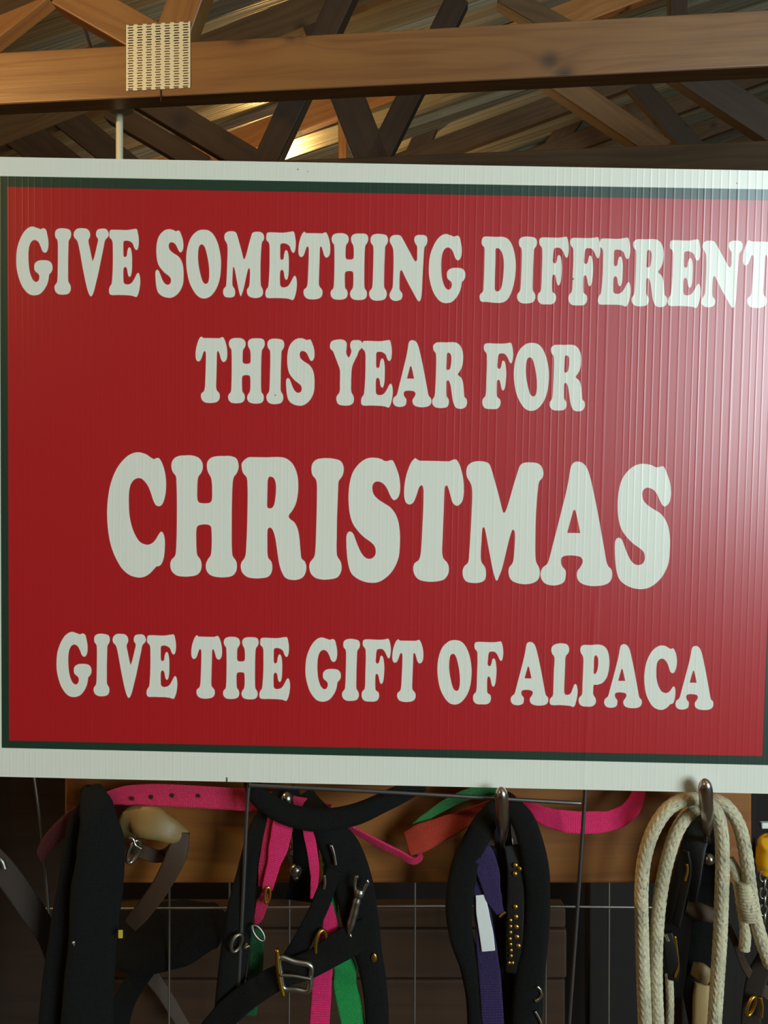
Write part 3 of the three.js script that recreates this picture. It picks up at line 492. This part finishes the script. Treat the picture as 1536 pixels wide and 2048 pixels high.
{
  const g = thing('green_lead', 'green webbing lead hanging beside the hot pink lead', 'lead');
  strap('lead', g, [[676, 1900, 0.615, 36], [690, 1936, 0.614, 44], [690, 1970, 0.613, 46], [700, 2015, 0.613, 48], [712, 2080, 0.614, 46]], M.green, 0.0022);
  strap('fold', g, [[648, 1690, 0.617, 14], [656, 1740, 0.617, 20], [661, 1785, 0.6165, 24], [667, 1815, 0.6165, 18], [670, 1838, 0.617, 6]], M.green, 0.0022);
  strap('fold', g, [[512, 1856, 0.622, 24], [514, 1900, 0.620, 28], [508, 1960, 0.620, 30], [498, 2030, 0.622, 30]], M.greenShaded, 0.0022);
}
{
  const g = thing('studded_halter', 'black padded halter with a brass-studded strap, beside the purple lead', 'halter');
  strap('cheek_strap', g, [[1006, 1612, 0.645, 26], [1000, 1604, 0.618, 32], [962, 1660, 0.610, 48], [930, 1735, 0.608, 56], [918, 1810, 0.608, 54], [922, 1870, 0.609, 48], [942, 1935, 0.611, 44], [952, 2000, 0.612, 40], [956, 2080, 0.612, 40]], M.black, 0.003, { pad: 0.0035 });
  strap('cheek_strap', g, [[1010, 1608, 0.645, 26], [1018, 1604, 0.612, 34], [1048, 1646, 0.606, 48], [1070, 1730, 0.604, 54], [1075, 1800, 0.604, 50], [1070, 1880, 0.605, 52], [1058, 1965, 0.606, 60], [1050, 2080, 0.607, 64]], M.black, 0.003, { pad: 0.0035 });
  strap('crown_strap', g, [[1008, 1600, 0.635, 30], [1002, 1640, 0.622, 40], [1000, 1700, 0.620, 50], [1004, 1800, 0.620, 54], [1006, 1900, 0.620, 56], [1012, 2080, 0.621, 54]], M.blackSmooth, 0.003);
  strap('keeper', g, [[982, 1690, 0.612, 14], [984, 1650, 0.610, 14], [990, 1626, 0.612, 12]], M.brown, 0.002);
  const studs = strap('studded_strap', g, [[1022, 1690, 0.612, 30], [1030, 1730, 0.608, 34], [1031, 1810, 0.607, 36], [1029, 1870, 0.607, 36], [1024, 1945, 0.608, 28]], M.blackSmooth, 0.003);
  const stud = new THREE.SphereGeometry(0.0021, 12, 8).scale(1, 1, 0.6);
  for (const [x, y] of [[1031, 1731], [1040, 1738], [1030, 1748], [1031, 1814], [1032, 1834], [1033, 1854], [1034, 1874], [1037, 1892], [1021, 1841], [1021, 1853], [1021, 1865], [1020, 1878], [1021, 1889], [1022, 1901], [1022, 1912], [1025, 1926], [1018, 1926]]) { const m = part('stud', stud, M.brass, studs); m.position.copy(at(x, y, 0.6055)); if (x < 1028) m.scale.setScalar(0.75); }
  wired('ring', g, [[999, 1834], [1004, 1829], [1011, 1824]], 0.604, 0.001, M.brass);
  wired('ring', g, [[946, 1728], [947, 1742], [944, 1756]], 0.604, 0.0011, M.brass);
  part('chain_link', cordGeo(pts([[1074, 1972], [1081, 1980], [1083, 1990], [1078, 1998], [1070, 2003]], 0.600), 0.0012, 30, 10), M.steel, g);
  part('chain_link', cordGeo(pts([[1070, 2022], [1076, 2032], [1082, 2046], [1081, 2062]], 0.600), 0.0012, 30, 10), M.steel, g);
}
{
  const g = thing('purple_lead', 'purple webbing lead with a white label wrapped round it', 'lead');
  strap('lead', g, [[950, 1692, 0.610, 40], [954, 1740, 0.608, 36], [960, 1790, 0.607, 30], [968, 1850, 0.606, 36], [974, 1905, 0.606, 42], [980, 1960, 0.606, 44], [988, 2080, 0.607, 44]], M.purple, 0.0022);
  strap('fold', g, [[944, 1712, 0.607, 26], [962, 1706, 0.605, 44], [975, 1740, 0.604, 46], [986, 1790, 0.604, 34], [1000, 1826, 0.605, 18]], M.purple, 0.0022);
  strap('label', g, [[961, 1790, 0.6045, 20], [966, 1830, 0.6035, 26], [973, 1870, 0.6035, 28], [977, 1902, 0.6035, 27]], M.label, 0.0006, {}, 'white label');
}
{
  const s = strapGeo([[1036, 1606, 0.640, 22, 30], [1062, 1618, 0.630, 28, 20], [1094, 1634, 0.626, 36, 5], [1134, 1643, 0.625, 42, 0], [1184, 1645, 0.625, 42], [1226, 1640, 0.626, 38], [1258, 1622, 0.629, 34], [1275, 1594, 0.634, 28], [1280, 1562, 0.64, 22]], 0.0024);
  single('magenta_strap', s, M.pinkHot, 'bright pink strap sagging on the board between the purple lead and the rope', 'strap');
}
// braided rope: three plies of stitches that lean to and fro round the cord
const plait = (s, u) => { const col = u * 10, k = Math.floor(col), f = col - k, lean = k % 2 ? f : 1 - f, q = (s / 0.0058 + lean * 0.9 + (k % 2 ? 0.15 : 0)) % 1; return 0.93 + 0.13 * Math.pow(Math.sin(Math.PI * q), 0.6) * Math.pow(Math.sin(Math.PI * Math.min(1, Math.max(0, 0.08 + f * 0.84))), 0.35); };
{
  const fleck = noise2(40, 40, 91), tuft = noise2(120, 30, 92), soot = noise2(9, 3, 93);
  const ropeMat = new THREE.MeshStandardMaterial({ roughness: 0.9, map: texture(512, 128, (x, y) => { const f = fleck(x * 1, y), t = tuft(x, y); let c = mix([0.70, 0.66, 0.54], [0.82, 0.78, 0.66], t); if (f > 0.83) c = mix(c, [0.34, 0.34, 0.30], 0.5); if (f < 0.14) c = mix(c, [0.70, 0.54, 0.32], 0.4); return mix(c, [0.36, 0.33, 0.26], 0.45 * Math.max(0, soot(x, y) - 0.5)); }, true, 0.12, 1) });
  const g = thing('braided_rope', 'pale braided rope coiled over the metal hook beside the bright pink strap', 'rope');
  const strand = (list, r = 0.0049) => part('strand', cordGeo(pts(list), r, 420, 40, false, plait), ropeMat, g);
  strand([[1432, 1612, 0.632], [1410, 1600, 0.612], [1376, 1598, 0.606], [1340, 1614, 0.604], [1309, 1656, 0.604], [1289, 1716, 0.604], [1283, 1780, 0.604], [1284, 1870, 0.604], [1287, 1970, 0.604], [1292, 2090, 0.604]]);
  strand([[1436, 1618, 0.636], [1412, 1612, 0.618], [1384, 1622, 0.611], [1357, 1656, 0.608], [1334, 1722, 0.607], [1321, 1790, 0.607], [1313, 1880, 0.607], [1312, 1970, 0.607], [1317, 2090, 0.607]]);
  strand([[1396, 1606, 0.630], [1414, 1604, 0.608], [1432, 1622, 0.601], [1442, 1660, 0.600], [1445, 1720, 0.600], [1443, 1800, 0.600], [1440, 1880, 0.600], [1434, 1970, 0.600], [1426, 2090, 0.600]]);
  strand([[1400, 1604, 0.636], [1424, 1598, 0.614], [1450, 1610, 0.607], [1476, 1646, 0.606], [1491, 1706, 0.606], [1499, 1770, 0.606], [1509, 1830, 0.606], [1524, 1884, 0.607], [1540, 1930, 0.61]]);
  strand([[1456, 1718, 0.616], [1468, 1738, 0.613], [1478, 1772, 0.611], [1485, 1820, 0.610], [1491, 1862, 0.610], [1488, 1898, 0.612]], 0.0042);
  part('whipping', cordGeo(pts([[1488, 1762, 0.6065], [1494, 1800, 0.6065], [1500, 1838, 0.6075]]), [0.0062, 0.0070, 0.0072, 0.0064], 90, 24, false, (s) => 0.95 + 0.05 * Math.sin(s / 0.0024 * 2 * Math.PI)), ropeMat, g);
  strand([[1338, 1950, 0.622], [1340, 2000, 0.621], [1338, 2090, 0.621]], 0.0030);
}
{
  const g = thing('bridle', 'black leather bridle hanging inside the loops of the braided rope', 'bridle');
  strap('headstall', g, [[1416, 1630, 0.640, 34], [1392, 1680, 0.630, 46], [1372, 1760, 0.626, 54], [1358, 1840, 0.624, 56], [1346, 1920, 0.624, 56], [1344, 1990, 0.626, 40]], M.blackSmooth, 0.004);
  strap('headstall', g, [[1420, 1640, 0.644, 44], [1416, 1720, 0.634, 66], [1410, 1800, 0.630, 84], [1404, 1880, 0.629, 88], [1402, 1960, 0.630, 76], [1402, 2090, 0.632, 40]], M.black, 0.004, { pad: 0.003 });
  strap('throat_strap', g, [[1372, 1700, 0.618, 14, 40], [1376, 1740, 0.617, 16, 30], [1366, 1790, 0.617, 16, 20], [1352, 1850, 0.618, 18]], M.blackSmooth, 0.003);
  strap('keeper', g, [[1334, 1864, 0.612, 20], [1340, 1890, 0.611, 26], [1346, 1930, 0.611, 26], [1346, 1958, 0.613, 20]], M.blackSmooth, 0.004);
  wired('buckle', g, [[1350, 1872], [1354, 1905], [1356, 1935], [1350, 1955]], 0.609, 0.0011, M.brass);
  wired('buckle', g, [[1331, 1868], [1334, 1876], [1337, 1882]], 0.607, 0.0013, M.steel);
  wired('buckle', g, [[1374, 1728], [1375, 1742], [1370, 1762]], 0.613, 0.0010, M.brass);
  strap('noseband', g, [[1372, 1812, 0.622, 26], [1396, 1822, 0.619, 34], [1424, 1830, 0.622, 30]], M.brown, 0.004, { pad: 0.002 });
  strap('tab', g, [[1384, 1936, 0.620, 26], [1402, 1944, 0.616, 34], [1418, 1956, 0.617, 32]], M.tan, 0.003, { pad: 0.001 }, 'tan leather tab');
  strap('billet', g, [[1404, 1966, 0.626, 30], [1403, 2010, 0.6245, 34], [1402, 2090, 0.6245, 34]], leather(0xa58a5c, 0.6), 0.003, { pad: 0.002 }, 'pale leather end');
}
{
  const g = thing('rein', 'dark leather rein with a brass buckle below the bound end of the rope', 'rein');
  strap('rein', g, [[1455, 1850, 0.622, 12], [1474, 1892, 0.620, 14], [1492, 1936, 0.619, 16], [1520, 1972, 0.62, 22], [1560, 2010, 0.62, 24]], M.brown, 0.003);
  strap('rein', g, [[1536, 1910, 0.616, 34], [1514, 1956, 0.617, 36], [1504, 2010, 0.618, 36], [1500, 2090, 0.618, 38]], M.greyBrown, 0.004);
  part('buckle', ringGeo(1502, 2012, 0.610, 9, 20, 0.35, 0.0014, 0.4), M.brass, g);
  wired('buckle', g, [[1520, 1994], [1524, 2012], [1522, 2036]], 0.610, 0.0014, M.brass);
}

// ---------------------------------------------------------------- what shows past the end of the board
{
  const o = at(1545, 1714, 0.95), g = thing('feed_sack', 'yellow plastic sack peeping out past the end of the hook board', 'sack', o), crumple = noise2(7, 9, 55), geo = new THREE.SphereGeometry(1, 40, 30), p = geo.attributes.position;
  for (let i = 0; i < p.count; i++) { const x = p.getX(i), y = p.getY(i), z = p.getZ(i), k = 1 + 0.16 * (crumple(Math.atan2(z, x) / 6.283 + 0.5, y * 0.5 + 0.5) - 0.5); p.setXYZ(i, Math.sign(x) * Math.abs(x) ** 0.7 * 0.018 * k, Math.sign(y) * Math.abs(y) ** 0.6 * 0.026 * k, z * 0.015 * k); }
  geo.computeVertexNormals(); part('bag', geo, new THREE.MeshStandardMaterial({ color: 0xf0b81e, roughness: 0.4 }), g);
  part('tie', wireGeo([V(-0.004, 0.022, 0.004), V(0, 0.028, 0.008), V(0.004, 0.034, 0.004)], 0.002, 16, 8), M.black, g);
}
{
  const A = at(1520, 1650, 0.98), g = thing('white_rail', 'short white rail just above the yellow sack past the hook board', 'rail', A);
  part('bar', new RoundedBoxGeometry(0.09, 0.0075, 0.008, 2, 0.002).translate(0.045, 0, 0), M.white, g);
  part('post', new RoundedBoxGeometry(0.02, 0.3, 0.02, 2, 0.002).translate(0.06, -0.15, -0.012), M.steelDull, g);
}
{
  const g = thing('chain', 'small dull metal chain hanging below the yellow sack', 'chain');
  for (let i = 0; i < 6; i++) part('link', ringGeo(1526 + (i % 2) * 3, 1752 + i * 17, 0.945, i % 2 ? 4 : 7, 11, 0.1, 0.0017, i % 2 ? 1.2 : 0), M.steelDull, g);
}

// ---------------------------------------------------------------- small things in the roof
{
  const D = 1.42, top = at(239, 211, D), g = thing('conduit', 'white plastic pipe hanging from a round box under the front beam', 'pipe', top);
  const L = 0.42; part('pipe', new THREE.CylinderGeometry(0.0062, 0.0062, L, 20).translate(0, -L / 2, 0), new THREE.MeshStandardMaterial({ color: 0xc4bfa4, roughness: 0.55 }), g);
  part('box', new THREE.CylinderGeometry(0.026, 0.024, 0.022, 28).translate(0, 0.004, 0), M.zinc, g);
}
single('cable', cordGeo(pts([[150, -20, 1.5], [163, 40, 1.5], [174, 70, 1.5], [182, 100, 1.5], [186, 150, 1.5]]), 0.0028, 40, 8), M.greyBrown, 'thin pale cable dangling behind the front truss', 'cable');

// ---------------------------------------------------------------- unseen bulbs
for (const [i, b] of UNSEEN_BULBS.entries()) {
  const g = thing('unseen_bulb', ['unseen warm bulb left of view, placed to light the front beam', 'unseen warm bulb hidden behind the sign, placed to light the deep roof', 'unseen warm bulb hidden behind the sign, placed to light the fourth truss', 'unseen warm bulb out of view in the aisle, placed to warm the left of the sign'][i], 'lamp', V(...b.at));
  const glow = new THREE.MeshStandardMaterial({ color: 0xfff0d0, emissive: new THREE.Color(1, 0.72, 0.38), emissiveIntensity: 8 });
  part('bulb', new THREE.SphereGeometry(0.03, 24, 16), glow, g);
  part('socket', new THREE.CylinderGeometry(0.018, 0.02, 0.05, 20).translate(0, 0.05, 0), M.boardDark, g);
  part('cord', new THREE.CylinderGeometry(0.003, 0.003, 0.4, 8).translate(0, 0.27, 0), M.blackSmooth, g);
  const lamp = new THREE.PointLight(new THREE.Color(1, 0.60, 0.22), b.power); lamp.name = 'unseen_bulb_light'; lamp.shadow.radius = 1.6; lamp.castShadow = true; g.add(lamp);
}

scene.traverse((o) => { if (o.isMesh) o.castShadow = o.receiveShadow = true; });
renderer.render(scene, camera);
